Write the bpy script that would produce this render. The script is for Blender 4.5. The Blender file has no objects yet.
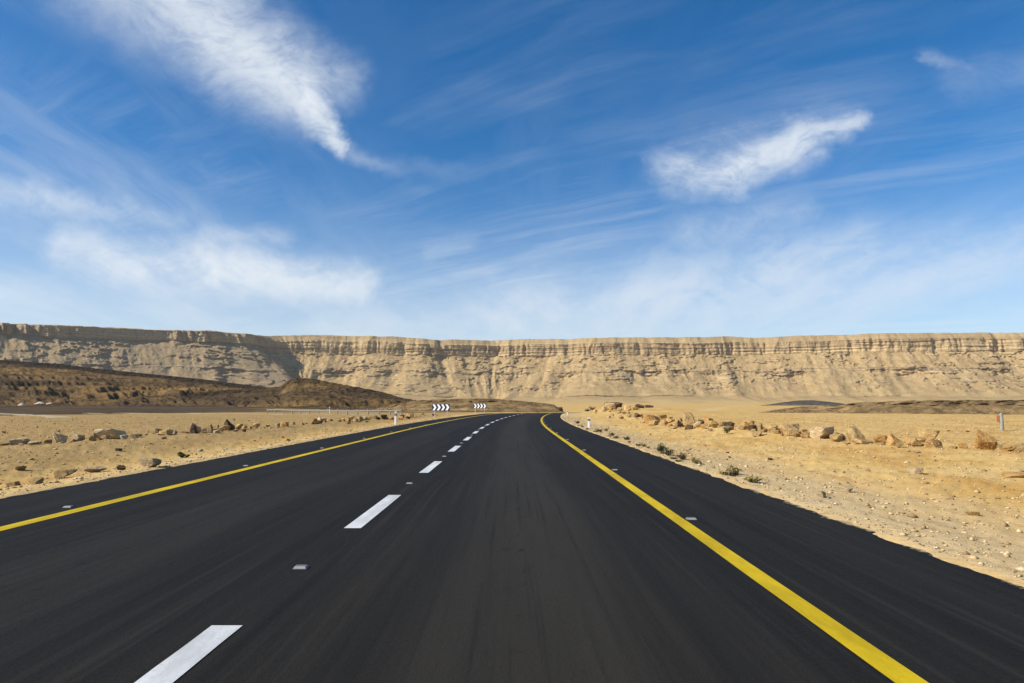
import bpy, math, random
import numpy as np
from mathutils import Vector
from mathutils.bvhtree import BVHTree

R = math.radians
rng = np.random.default_rng(7)
random.seed(7)
scene = bpy.context.scene
col = scene.collection

CAM_H = 1.3
F = 682.67 / 1.0          # only used to convert bearings measured in the photo into slopes (tan of angle)

# ------------------------------------------------------------------ noise
def _hash(ix, iy, seed):
    h = (ix.astype(np.int64) * 374761393 + iy.astype(np.int64) * 668265263 + seed * 1442695041) & 0xFFFFFFFF
    h = ((h ^ (h >> 13)) * 1274126177) & 0xFFFFFFFF
    h = (h ^ (h >> 16)) & 0xFFFFFFFF
    return h / 4294967296.0

def perlin(x, y, seed=0):
    x = np.asarray(x, float); y = np.asarray(y, float)
    x, y = np.broadcast_arrays(x, y)
    xi = np.floor(x); yi = np.floor(y)
    fx = x - xi; fy = y - yi
    u = fx * fx * fx * (fx * (fx * 6 - 15) + 10); v = fy * fy * fy * (fy * (fy * 6 - 15) + 10)
    def g(ax, ay, dx, dy):
        a = _hash(ax, ay, seed) * 2 * np.pi
        return np.cos(a) * dx + np.sin(a) * dy
    n00 = g(xi, yi, fx, fy); n10 = g(xi + 1, yi, fx - 1, fy)
    n01 = g(xi, yi + 1, fx, fy - 1); n11 = g(xi + 1, yi + 1, fx - 1, fy - 1)
    return 1.5 * ((n00 * (1 - u) + n10 * u) * (1 - v) + (n01 * (1 - u) + n11 * u) * v)

def fbm(x, y, octv=4, seed=0, gain=0.5):
    s = 0; a = 1; f = 1; t = 0
    for i in range(octv):
        s = s + a * perlin(np.asarray(x) * f + 17.3 * i, np.asarray(y) * f - 9.1 * i, seed + i)
        t += a; a *= gain; f *= 2.03
    return s / t

def ridged(x, y, octv=4, seed=0, gain=0.5):
    s = 0; a = 1; f = 1; t = 0
    for i in range(octv):
        s = s + a * (1 - 2 * np.abs(perlin(np.asarray(x) * f + 5.7 * i, np.asarray(y) * f + 3.3 * i, seed + i)))
        t += a; a *= gain; f *= 2.1
    return s / t

def sstep(a, b, x):
    t = np.clip((np.asarray(x, float) - a) / (b - a), 0, 1)
    return t * t * (3 - 2 * t)

# ------------------------------------------------------------------ object helpers
def tag(o, label=None, cat=None, group=None, kind=None):
    if label: o['label'] = label
    if cat: o['category'] = cat
    if group: o['group'] = group
    if kind: o['kind'] = kind
    return o

def mesh_obj(name, verts, faces, mat, parent=None, smooth=False):
    me = bpy.data.meshes.new(name)
    me.from_pydata([tuple(v) for v in verts], [], [tuple(f) for f in faces])
    me.update()
    if smooth:
        me.polygons.foreach_set('use_smooth', [True] * len(me.polygons))
    if mat: me.materials.append(mat)
    o = bpy.data.objects.new(name, me)
    col.objects.link(o)
    if parent: o.parent = parent
    return o

def grid_mesh(name, P, mat, smooth=True, wrap=False):
    """P: (rows, cols, 3) array -> one big quad sheet, built quickly."""
    nr, nc = P.shape[:2]
    me = bpy.data.meshes.new(name)
    me.vertices.add(nr * nc)
    me.vertices.foreach_set('co', P.reshape(-1).astype(np.float32))
    idx = np.arange(nr * nc).reshape(nr, nc)
    if wrap:
        idx = np.concatenate([idx, idx[:, :1]], axis=1)
    q = np.stack([idx[:-1, :-1], idx[:-1, 1:], idx[1:, 1:], idx[1:, :-1]], axis=-1).reshape(-1, 4)
    n = len(q)
    me.loops.add(n * 4); me.polygons.add(n)
    me.loops.foreach_set('vertex_index', q.reshape(-1).astype(np.int32))
    me.polygons.foreach_set('loop_start', np.arange(0, n * 4, 4, dtype=np.int32))
    me.update(calc_edges=True)
    me.validate()
    me.polygons.foreach_set('use_smooth', np.full(n, smooth))
    me.materials.append(mat)
    o = bpy.data.objects.new(name, me); col.objects.link(o)
    return o

def point_attr(o, name, arr):
    a = o.data.attributes.new(name, 'FLOAT', 'POINT')
    a.data.foreach_set('value', np.asarray(arr, np.float32).reshape(-1))

class MB:
    """collects boxes, bars and discs into ONE mesh"""
    def __init__(s): s.v = []; s.f = []
    def add(s, v, f):
        k = len(s.v); s.v += [tuple(p) for p in v]; s.f += [tuple(i + k for i in q) for q in f]; return s
    def box(s, cx, cy, cz, sx, sy, sz, bev=0.0):
        x, y, z = sx / 2, sy / 2, sz / 2
        b = min(bev, x * .45, y * .45)
        if b <= 0:
            prof = [(-x, -y), (x, -y), (x, y), (-x, y)]
        else:
            prof = [(-x + b, -y), (x - b, -y), (x, -y + b), (x, y - b), (x - b, y), (-x + b, y), (-x, y - b), (-x, -y + b)]
        n = len(prof)
        v = [(cx + p[0], cy + p[1], cz - z) for p in prof] + [(cx + p[0], cy + p[1], cz + z) for p in prof]
        f = [tuple(reversed(range(n))), tuple(range(n, 2 * n))] + [(i, (i + 1) % n, n + (i + 1) % n, n + i) for i in range(n)]
        return s.add(v, f)
    def lathe(s, prof, n=14, cx=0, cy=0):
        v = []; f = []
        for r, z in prof:
            for k in range(n):
                a = 2 * math.pi * k / n
                v.append((cx + r * math.cos(a), cy + r * math.sin(a), z))
        for i in range(len(prof) - 1):
            for k in range(n):
                f.append((i * n + k, i * n + (k + 1) % n, (i + 1) * n + (k + 1) % n, (i + 1) * n + k))
        f.append(tuple(reversed(range(n)))); f.append(tuple(range((len(prof) - 1) * n, len(prof) * n)))
        return s.add(v, f)
    def prism(s, poly, y0, y1):
        """polygon in x,z extruded along y"""
        n = len(poly)
        v = [(p[0], y0, p[1]) for p in poly] + [(p[0], y1, p[1]) for p in poly]
        f = [tuple(range(n)), tuple(reversed(range(n, 2 * n)))] + [((i + 1) % n, i, n + i, n + (i + 1) % n) for i in range(n)]
        return s.add(v, f)
    def build(s, name, mat, parent=None, smooth=False): return mesh_obj(name, s.v, s.f, mat, parent, smooth)

def empty(name, loc, rz=0):
    o = bpy.data.objects.new(name, None); col.objects.link(o)
    o.location = loc; o.rotation_euler = (0, 0, rz); o.empty_display_size = .2
    return o

def copy_tree(o, parent=None):
    c = o.copy(); col.objects.link(c)
    if parent: c.parent = parent
    for ch in list(o.children): copy_tree(ch, c)
    return c

# ------------------------------------------------------------------ material helpers
class NT:
    def __init__(s, tree): s.t = tree; s.n = tree.nodes; s.l = tree.links
    def node(s, typ, **kw):
        n = s.n.new(typ)
        for k, v in kw.items(): setattr(n, k, v)
        return n
    def put(s, sock, val):
        if isinstance(val, bpy.types.NodeSocket): s.l.new(val, sock)
        elif val is not None:
            if sock.type == 'RGBA' and not hasattr(val, '__len__'): val = (val, val, val, 1)
            if sock.type == 'RGBA' and len(val) == 3: val = (*val, 1)
            sock.default_value = val
    def math(s, op, a, b=None, c=None, clamp=False):
        n = s.node('ShaderNodeMath', operation=op, use_clamp=clamp)
        s.put(n.inputs[0], a)
        if b is not None: s.put(n.inputs[1], b)
        if c is not None: s.put(n.inputs[2], c)
        return n.outputs[0]
    def vmath(s, op, a, b=None, scale=None):
        n = s.node('ShaderNodeVectorMath', operation=op)
        s.put(n.inputs[0], a)
        if b is not None: s.put(n.inputs[1], b)
        if scale is not None: s.put(n.inputs['Scale'], scale)
        return n.outputs['Value'] if op in ('LENGTH', 'DOT_PRODUCT', 'DISTANCE') else n.outputs[0]
    def mix(s, fac, a, b, blend='MIX'):
        n = s.node('ShaderNodeMix', data_type='RGBA', blend_type=blend, clamp_factor=True)
        s.put(n.inputs[0], fac); s.put(n.inputs[6], a); s.put(n.inputs[7], b)
        return n.outputs[2]
    def noise(s, vec, scale, detail=4, rough=.55, dist=0.0):
        n = s.node('ShaderNodeTexNoise')
        s.put(n.inputs['Vector'], vec); n.inputs['Scale'].default_value = scale
        n.inputs['Detail'].default_value = detail; n.inputs['Roughness'].default_value = rough
        n.inputs['Distortion'].default_value = dist
        return n.outputs['Fac']
    def ramp(s, fac, lo, hi, a=0.0, b=1.0):
        n = s.node('ShaderNodeMapRange', interpolation_type='SMOOTHSTEP')
        s.put(n.inputs[0], fac); n.inputs[1].default_value = lo; n.inputs[2].default_value = hi
        n.inputs[3].default_value = a; n.inputs[4].default_value = b
        return n.outputs[0]
    def scalev(s, vec, sc): return s.vmath('MULTIPLY', vec, sc)
    def attr(s, name):
        n = s.node('ShaderNodeAttribute'); n.attribute_name = name; return n.outputs['Fac']
    def bump(s, height, strength, dist):
        n = s.node('ShaderNodeBump'); n.inputs['Strength'].default_value = strength
        n.inputs['Distance'].default_value = dist; s.put(n.inputs['Height'], height); return n.outputs[0]

def new_mat(name, rough=.9, spec=.2):
    m = bpy.data.materials.new(name); m.use_nodes = True
    t = NT(m.node_tree); b = t.n['Principled BSDF']
    b.inputs['Roughness'].default_value = rough
    b.inputs['Specular IOR Level'].default_value = spec
    return m, t, b

def simple_mat(name, c, rough=.6, metal=0.0, var=.25, scale=9.0, bump=.0, spec=.3):
    m, t, b = new_mat(name, rough, spec)
    tc = t.node('ShaderNodeTexCoord').outputs['Object']
    n1 = t.noise(tc, scale, 5, .6)
    cc = t.mix(t.ramp(n1, .3, .7), tuple(x * (1 - var) for x in c), tuple(min(1, x * (1 + var)) for x in c))
    t.put(b.inputs['Base Color'], cc)
    b.inputs['Metallic'].default_value = metal
    if bump: t.put(b.inputs['Normal'], t.bump(t.noise(tc, scale * 4, 4, .6), bump, .02))
    return m

# ---- sand / terrain
def make_ground_mat():
    m, t, b = new_mat('desert_sand', 1.0, .02)
    g = t.node('ShaderNodeNewGeometry'); P = g.outputs['Position']
    big = t.noise(P, .035, 4, .6)
    mid = t.noise(P, .35, 5, .62)
    fine = t.noise(P, 3.2, 6, .68)
    grit = t.noise(P, 19.0, 5, .7)
    streak = t.noise(t.scalev(P, (.9, .16, 1)), .8, 5, .65, .6)
    c = t.mix(t.ramp(mid, .33, .68), (.50, .312, .098), (.59, .41, .165))
    c = t.mix(t.math('MULTIPLY', t.ramp(streak, .48, .68), .75), c, (.455, .245, .07))      # orange oxide streaks
    c = t.mix(t.math('MULTIPLY', t.ramp(big, .5, .72), .55), c, (.60, .455, .215))           # pale wash
    c = t.mix(t.math('MULTIPLY', t.attr('verge'), t.ramp(fine, .25, .7, .35, .85)), c, (.54, .42, .245))     # pale road gravel by the asphalt
    c = t.mix(t.attr('left'), c, t.mix(t.ramp(fine, .3, .7), (.24, .155, .062), (.36, .246, .108)))
    c = t.mix(t.math('MULTIPLY', t.ramp(fine, .55, .68), .6), c, (.27, .17, .07))
    c = t.mix(t.math('MULTIPLY', t.ramp(fine, .42, .25), .35), c, (.64, .52, .32))
    sp = t.ramp(grit, .60, .70)
    c = t.mix(t.math('MULTIPLY', sp, .75), c, (.20, .13, .06))
    sp2 = t.ramp(grit, .40, .30)
    c = t.mix(t.math('MULTIPLY', sp2, .5), c, (.66, .55, .37))
    dk = t.mix(t.ramp(t.math('ADD', t.math('MULTIPLY', t.noise(t.scalev(P, (.5, .35, 1)), .06, 5, .7), .6), t.math('MULTIPLY', mid, .4)), .38, .64), (.046, .034, .024), (.135, .094, .052))
    c = t.mix(t.attr('dark'), c, dk)
    t.put(b.inputs['Base Color'], c)
    h = t.math('ADD', t.math('MULTIPLY', fine, 1.0), t.math('MULTIPLY', grit, .22))
    t.put(b.inputs['Normal'], t.bump(h, .6, .06))
    return m

def make_cliff_mat():
    m, t, b = new_mat('cliff_limestone', 1.0, .02)
    g = t.node('ShaderNodeNewGeometry'); P = g.outputs['Position']
    wob = t.noise(P, .012, 3, .5)
    sep = t.node('ShaderNodeSeparateXYZ'); t.put(sep.inputs[0], P)
    zz = t.math('ADD', sep.outputs[2], t.math('MULTIPLY', wob, 10.0))
    cmb = t.node('ShaderNodeCombineXYZ'); t.put(cmb.inputs[0], t.math('MULTIPLY', sep.outputs[0], .004)); t.put(cmb.inputs[1], t.math('MULTIPLY', sep.outputs[1], .004)); t.put(cmb.inputs[2], zz)
    strata = t.noise(cmb.outputs[0], .16, 5, .7)
    strata2 = t.noise(cmb.outputs[0], .55, 3, .6)
    blotch = t.noise(P, .03, 5, .65)
    fine = t.noise(P, .16, 6, .7)
    stain = t.noise(t.scalev(P, (1, 1, .18)), .07, 5, .65)
    steep = t.attr('rock')
    talus = t.mix(t.ramp(blotch, .3, .7), (.36, .245, .115), (.475, .34, .165))
    talus = t.mix(t.math('MULTIPLY', t.ramp(fine, .55, .72), .55), talus, (.25, .18, .095))
    talus = t.mix(t.math('MULTIPLY', t.ramp(strata, .55, .68), .35), talus, (.27, .19, .10))
    talus = t.mix(t.math('MULTIPLY', t.ramp(fine, .42, .28), .4), talus, (.56, .44, .22))
    rock = t.mix(t.ramp(strata, .38, .60), (.27, .185, .098), (.54, .405, .215))
    rock = t.mix(t.math('MULTIPLY', t.ramp(strata2, .52, .62), .6), rock, (.19, .13, .08))
    rock = t.mix(t.math('MULTIPLY', t.ramp(stain, .52, .68), .5), rock, (.22, .165, .12))
    rock = t.mix(t.math('MULTIPLY', t.ramp(blotch, .56, .7), .5), rock, (.56, .44, .25))
    c = t.mix(steep, talus, rock)
    c = t.mix(t.attr('plain'), c, t.mix(t.ramp(t.noise(t.scalev(P, (1, .3, 1)), .01, 4, .6), .35, .65), (.47, .325, .135), (.55, .395, .175)))
    c = t.mix(t.math('MULTIPLY', t.attr('shade_grey'), .75), c, t.mix(t.ramp(fine, .3, .7), (.175, .135, .095), (.34, .262, .175)))  # shade of the left cliff, turned from the sun, mixed into its colour
    t.put(b.inputs['Base Color'], c)
    h = t.math('ADD', t.math('MULTIPLY', fine, 1.0), t.math('MULTIPLY', strata2, .5))
    t.put(b.inputs['Normal'], t.bump(h, .8, 5.0))
    return m

def make_hill_mat(name, base_lo, base_hi, dark, streakc, sc=1.0, zs=1.0):
    m, t, b = new_mat(name, 1.0, .02)
    g = t.node('ShaderNodeNewGeometry'); P = g.outputs['Position']
    n1 = t.noise(t.scalev(P, (.22 / zs, .35 / zs, 2.6 * zs)), .035 * sc, 5, .65, .5)
    n2 = t.noise(t.scalev(P, (.22 / zs, .3 / zs, 1.5 * zs)), .085 * sc, 7, .74)
    n3 = t.noise(P, .9 * sc, 5, .7)
    c = t.mix(t.ramp(n1, .36, .66), base_lo, base_hi)
    c = t.mix(t.math('MULTIPLY', t.ramp(n2, .49, .62), .72), c, dark)
    c = t.mix(t.math('MULTIPLY', t.ramp(n2, .40, .27), .7), c, streakc)
    c = t.mix(t.math('MULTIPLY', t.ramp(n3, .58, .70), .6), c, tuple(x * .6 for x in dark))
    c = t.mix(t.attr('cap'), c, t.mix(t.ramp(n3, .35, .65), tuple(x * .8 for x in dark), tuple(x * 1.4 for x in dark)))
    t.put(b.inputs['Base Color'], c)
    h = t.math('ADD', n2, t.math('MULTIPLY', n3, .4))
    t.put(b.inputs['Normal'], t.bump(h, .9, 1.6 / sc))
    return m

def make_asphalt():
    m, t, b = new_mat('asphalt', .78, .07)
    g = t.node('ShaderNodeNewGeometry'); P = g.outputs['Position']
    u = t.attr('u')
    grain = t.noise(P, 95.0, 3, .7)
    agg = t.noise(P, 28.0, 4, .7)
    patch = t.noise(t.scalev(P, (1.0, .10, 1)), 1.1, 5, .6)
    longs = t.noise(t.scalev(P, (1.0, .02, 1)), 3.2, 4, .6)
    c = t.mix(t.ramp(agg, .3, .7), (.0140, .0128, .0105), (.0240, .0220, .0180))
    c = t.mix(t.math('MULTIPLY', t.ramp(grain, .60, .72), .45), c, (.075, .072, .066))
    c = t.mix(t.math('MULTIPLY', t.ramp(patch, .4, .7), .35), c, (.032, .029, .023))
    c = t.mix(t.math('MULTIPLY', t.ramp(longs, .42, .68), .6), c, (.0105, .0105, .0105))
    # tyre-polished bands of the two lanes: paler, browner (sand ground into the surface); worn, not shaded
    def band(c0, w):
        d = t.math('ABSOLUTE', t.math('SUBTRACT', u, c0))
        return t.ramp(d, w, w * .2)
    tracks = t.math('ADD', band(.15, 1.5), t.math('MULTIPLY', band(-3.5, 1.6), .35), clamp=True)
    c = t.mix(t.math('MULTIPLY', tracks, t.ramp(patch, .25, .7, .45, 1.0)), c, (.041, .0365, .0285))
    st = t.noise(t.scalev(P, (1.0, .012, 1)), 13.0, 4, .65)
    c = t.mix(t.math('MULTIPLY', t.ramp(st, .50, .68), .45), c, (.040, .036, .029))
    c = t.mix(t.math('MULTIPLY', t.ramp(st, .48, .34), .4), c, (.0105, .010, .009))
    # wheel paths: rubbed darker and smoother
    wp = t.math('MAXIMUM', t.math('MAXIMUM', band(-.72, .42), band(.98, .42)), t.math('MAXIMUM', band(-4.4, .42), band(-2.65, .42)))
    c = t.mix(t.math('MULTIPLY', wp, t.ramp(longs, .3, .65, .15, .5)), c, (.0125, .0118, .0105))
    # oil drips down the lane middles and a few dusty smears
    drip = t.math('MULTIPLY', t.math('MAXIMUM', band(.13, .35), band(-3.5, .35)), t.ramp(t.noise(t.scalev(P, (1, .5, 1)), 5.0, 4, .7), .58, .68))
    c = t.mix(t.math('MULTIPLY', drip, .6), c, (.009, .009, .009))
    dust = t.ramp(t.noise(t.scalev(P, (.8, .08, 1)), .9, 6, .7), .56, .72)
    c = t.mix(t.math('MULTIPLY', dust, .25), c, (.060, .049, .032))
    # sand blown over both edges
    e1 = t.ramp(t.math('ADD', u, t.math('MULTIPLY', t.noise(P, 2.6, 6, .75), .55)), 3.90, 3.97)
    e2 = t.ramp(t.math('SUBTRACT', u, t.math('MULTIPLY', t.noise(P, 2.6, 6, .75), .55)), -7.33, -7.40)
    c = t.mix(t.math('MULTIPLY', t.math('MULTIPLY', t.math('MAXIMUM', e1, e2), t.ramp(agg, .3, .6, .6, 1.0)), .95), c, (.56, .42, .22))
    c = t.mix(1.0, c, (.80, .80, .80), 'MULTIPLY')
    t.put(b.inputs['Base Color'], c)
    t.put(b.inputs['Roughness'], t.ramp(agg, .3, .7, .66, .82))
    t.put(b.inputs['Normal'], t.bump(t.math('ADD', agg, t.math('MULTIPLY', grain, .6)), .5, .012))
    return m

def make_paint(name, c, wear=.5):
    m, t, b = new_mat(name, .7, .15)
    g = t.node('ShaderNodeNewGeometry'); P = g.outputs['Position']
    n = t.noise(P, 30.0, 5, .7); n2 = t.noise(t.scalev(P, (1, .25, 1)), 3.5, 5, .65)
    cc = t.mix(t.ramp(n2, .3, .7), tuple(x * .66 for x in c), c)
    worn = t.math('MULTIPLY', t.ramp(n, .60, .70), t.ramp(n2, .42, .62, 0, wear))
    cc = t.mix(worn, cc, (.06, .057, .05))
    t.put(b.inputs['Base Color'], cc)
    t.put(b.inputs['Normal'], t.bump(n, .35, .008))
    return m

def make_rock_mat(name, lo, hi, dark):
    m, t, b = new_mat(name, .92, .12)
    tc = t.node('ShaderNodeTexCoord').outputs['Object']
    oi = t.node('ShaderNodeObjectInfo').outputs['Random']
    P = t.vmath('ADD', tc, t.vmath('SCALE', (7.3, 3.1, 5.7), scale=t.math('MULTIPLY', oi, 9.0)))
    n1 = t.noise(P, 2.6, 5, .62); n2 = t.noise(P, 11.0, 5, .7)
    c = t.mix(t.ramp(n1, .32, .68), lo, hi)
    c = t.mix(t.math('MULTIPLY', t.ramp(n2, .56, .70), .6), c, dark)
    c = t.mix(t.math('MULTIPLY', t.ramp(n2, .40, .28), .4), c, tuple(min(1, x * 1.3) for x in hi))
    hs = t.node('ShaderNodeHueSaturation')
    t.put(hs.inputs['Value'], t.math('ADD', .82, t.math('MULTIPLY', oi, .32))); t.put(hs.inputs['Color'], c)
    t.put(b.inputs['Base Color'], hs.outputs[0])
    t.put(b.inputs['Normal'], t.bump(t.math('ADD', n1, t.math('MULTIPLY', n2, .5)), .8, .14))
    return m

M = {}
M['sand'] = make_ground_mat()
M['cliff'] = make_cliff_mat()
M['hill'] = make_hill_mat('hill_brown', (.072, .050, .028), (.185, .113, .044), (.028, .022, .017), (.24, .17, .08))
M['ridge'] = make_hill_mat('ridge_rubble', (.175, .115, .053), (.31, .21, .095), (.065, .045, .027), (.42, .305, .15), 3.0, .4)
M['basalt'] = make_hill_mat('basalt_mound', (.085, .075, .062), (.13, .112, .088), (.06, .054, .046), (.17, .145, .11), .8)
M['asphalt'] = make_asphalt()
M['yellow'] = make_paint('yellow_paint', (.60, .42, .004), .85)
M['white'] = make_paint('white_paint', (.66, .67, .66), .9)
M['rock_tan'] = make_rock_mat('rock_tan', (.36, .235, .10), (.50, .345, .155), (.17, .105, .05))
M['rock_orange'] = make_rock_mat('rock_orange', (.42, .235, .075), (.52, .325, .125), (.22, .12, .05))
M['rock_pale'] = make_rock_mat('rock_pale', (.44, .325, .18), (.56, .44, .265), (.26, .175, .095))
M['rock_dark'] = make_rock_mat('rock_dark', (.085, .055, .034), (.16, .105, .06), (.04, .028, .02))
M['gravel'] = make_rock_mat('gravel_stone', (.36, .25, .125), (.55, .42, .24), (.17, .115, .06))
M['post_white'] = simple_mat('post_white', (.78, .78, .76), .55, var=.08)
M['black'] = simple_mat('post_black', (.025, .027, .035), .5, var=.2)
M['reflector'] = simple_mat('reflector_glass', (.26, .265, .28), .35, var=.1, spec=.6)
M['galv'] = simple_mat('galvanised_steel', (.52, .53, .53), .45, .6, var=.15)
M['sign_dark'] = simple_mat('sign_navy', (.018, .022, .040), .45, var=.1)
M['sign_white'] = simple_mat('sign_white', (.80, .81, .82), .4, var=.04)
M['weathered'] = simple_mat('weathered_post', (.26, .245, .2), .7, var=.2)
M['marker'] = simple_mat('marker_paint', (.25, .26, .215), .7, var=.2)
M['rust'] = simple_mat('faded_orange', (.48, .20, .09), .75, var=.3)
M['white_heap'] = simple_mat('white_spoil', (.50, .43, .31), .95, var=.15, scale=2, bump=.5)
M['track'] = simple_mat('pale_track', (.40, .315, .185), .95, var=.15, scale=.6, bump=.3)
M['stem'] = simple_mat('shrub_stem', (.16, .115, .065), .9)
def leaf_mat(name, c):
    m, t, b = new_mat(name, .8, .15)
    g = t.node('ShaderNodeNewGeometry')
    cc = t.mix(g.outputs['Random Per Island'], tuple(x * .6 for x in c), tuple(x * 1.45 for x in c))
    t.put(b.inputs['Base Color'], cc)
    return m
M['leaf_green'] = leaf_mat('leaf_dark_green', (.062, .072, .026))
M['leaf_dry'] = leaf_mat('leaf_dry_yellow', (.24, .19, .065))
M['leaf_brown'] = leaf_mat('leaf_dry_brown', (.115, .082, .040))

# ------------------------------------------------------------------ road line
ROAD_Y0, ROAD_K = 31.0, .00172
def road_off(Y):
    Y = np.asarray(Y, float)
    d = np.clip(Y - ROAD_Y0, 0, None)
    d1 = np.minimum(d, 230.0)
    return ROAD_K / 2 * d1 * d1 + (d - d1) * ROAD_K * 230.0
L_EDGE, R_EDGE = -7.15, 3.72

def gauss(X, Y, cx, cy, sx, sy): return np.exp(-((X - cx) / sx) ** 2 - ((Y - cy) / sy) ** 2)

def broad_z(X, Y):
    """the lie of the plain: level by the road, sinking gently ahead and to the right"""
    X = np.asarray(X, float); Y = np.asarray(Y, float)
    dist = np.hypot(X, Y)
    side = sstep(-.42, -.12, X / np.maximum(dist, 1))
    z = -side * (np.clip(dist - 95, 0, None) * .0115 - np.clip(dist - 420, 0, None) * .0171)
    return z + sstep(140, 420, dist) * 1.0 * fbm(X * .012, Y * .012, 4, 41)

def ground_z(X, Y):
    X = np.asarray(X, float); Y = np.asarray(Y, float)
    u = X - road_off(Y)
    dist = np.hypot(X, Y)
    dr = u - R_EDGE; dl = L_EDGE - u
    d = np.maximum(dr, dl)                       # >0 outside the asphalt
    n_edge = fbm(X * 2.6, Y * 2.0, 3, 11) * .036
    z = -.07 + .085 * sstep(-.55, .10, d) + n_edge * sstep(-.5, .2, d)
    # verge: little ditch and the graded windrow where the boulders lie
    side_r = sstep(0, 1.0, dr); side_l = sstep(0, 1.0, dl)
    near = 1 - sstep(120, 220, dist)
    z = z + side_r * near * (-.10 * np.exp(-((dr - 2.2) / 1.5) ** 2) + (.10 + .14 * sstep(22, 32, Y)) * np.exp(-((dr - 6.4 - np.clip(24 - Y, 0, 10) * .22) / 1.3) ** 2))
    z = z + side_l * near * (-.08 * np.exp(-((dl - 1.8) / 1.4) ** 2) + .10 * np.exp(-((dl - 5.6) / 2.0) ** 2))
    out = sstep(.4, 3.0, d)
    z = z + out * (.10 * fbm(X * .22, Y * .22, 4, 21) + .04 * fbm(X * 1.3, Y * 1.3, 3, 31) + .022 * fbm(X * 4.2, Y * 4.2, 2, 33) * (1 - sstep(30, 60, dist)))
    # sand bank on the inside of the bend
    bank = gauss(X, Y, 21, 112, 8.5, 20) * 1.0 + gauss(X, Y, 30, 135, 9, 16) * .55
    z = z + bank * sstep(.6, 3.5, dr)
    return z + broad_z(X, Y)

# ------------------------------------------------------------------ ground sheet (polar grid, finer in front of the road camera)
az_f = np.radians(np.arange(-58, 58.001, .105))
az_b = np.radians(np.arange(59.5, 301, 1.5))
az = np.concatenate([az_f, az_b])
rr = np.concatenate([[.05, .8, 1.5], np.geomspace(2.2, 3600, 430)])
A, RR = np.meshgrid(az, rr)
GX = RR * np.sin(A); GY = RR * np.cos(A)
GZ = ground_z(GX, GY)
ground = grid_mesh('ground', np.stack([GX, GY, GZ], -1), M['sand'], True, wrap=True)
tag(ground, kind='structure')
GU = GX - road_off(GY)
nz = fbm(GX * .4, GY * .4, 4, 51)
verge = np.where(GU > R_EDGE, (1 - sstep(.6, 3.4, GU - R_EDGE + nz * 1.4)), (1 - sstep(.2, 1.5, L_EDGE - GU + nz)) * .6)
point_attr(ground, 'verge', np.clip(verge, 0, 1))
point_attr(ground, 'left', sstep(-7.5, -11, GU) * (1 - sstep(-.05, .15, GX / np.maximum(np.hypot(GX, GY), 1) + .12)) * .8)
nd = fbm(GX * .02, GY * .02, 4, 61)
dark = sstep(74, 86, GY + nd * 22 - np.clip(GX + 58, 0, 60) * 1.4) * sstep(-.22, -.40, GX / np.maximum(GY, 1) + nd * .10) * (1 - sstep(900, 1300, RR))
point_attr(ground, 'dark', np.clip(dark, 0, 1) * (GY > 0))

# ------------------------------------------------------------------ road
ys = np.concatenate([np.arange(-70, 0, 2.0), np.arange(0, 60, .5), np.arange(60, 300.1, 2.0)])
us = np.linspace(L_EDGE - .25, R_EDGE + .25, 25)
UU, YY = np.meshgrid(us, ys)
RX = UU + road_off(YY)
RZ = broad_z(RX, YY)
road = grid_mesh('road', np.stack([RX, YY, RZ], -1), M['asphalt'])
tag(road, kind='structure')
point_attr(road, 'u', UU)

def strip(name, u0, u1, y0, y1, mat, z=.004, step=.5, wob=.006):
    n = max(2, int((y1 - y0) / step) + 1)
    y = np.linspace(y0, y1, n)
    w0 = fbm(y * 3, y * 0, 3, 71) * wob; w1 = fbm(y * 3, y * 0 + 9, 3, 72) * wob
    P = np.zeros((n, 2, 3))
    P[:, 0, 0] = u0 + road_off(y) + w0; P[:, 1, 0] = u1 + road_off(y) + w1
    P[:, :, 1] = y[:, None]; P[:, :, 2] = z + broad_z(P[:, :, 0], P[:, :, 1])
    return P
def strips(name, Ps, mat):
    v = []; f = []
    for P in Ps:
        k = len(v); n = len(P)
        for r in P: v += [tuple(r[0]), tuple(r[1])]
        f += [(k + 2 * i, k + 2 * i + 1, k + 2 * i + 3, k + 2 * i + 2) for i in range(n - 1)]
    return mesh_obj(name, v, f, mat)
o = strips('road_marking', [strip('', 1.79, 1.945, -60, 298, M['yellow'])], M['yellow']); tag(o, 'yellow edge line on the right of the asphalt', kind='structure')
o = strips('road_marking', [strip('', -5.43, -5.24, -60, 298, M['yellow'])], M['yellow']); tag(o, 'yellow edge line on the left of the asphalt', kind='structure')
PER = 5.78
dashes = []
for k in range(-6, 50):
    yb = 1.53 + k * PER
    dashes.append(strip('', -1.765, -1.585, yb, yb + 2.62, M['white'], step=.3))
o = strips('road_marking', dashes, M['white']); tag(o, 'broken white centre line', kind='structure')

# ------------------------------------------------------------------ far escarpment
def px(x): return (x - 512.0) / F              # tan of bearing
def pz(y, Y): return CAM_H + (404.0 - y) / F * Y

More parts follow.
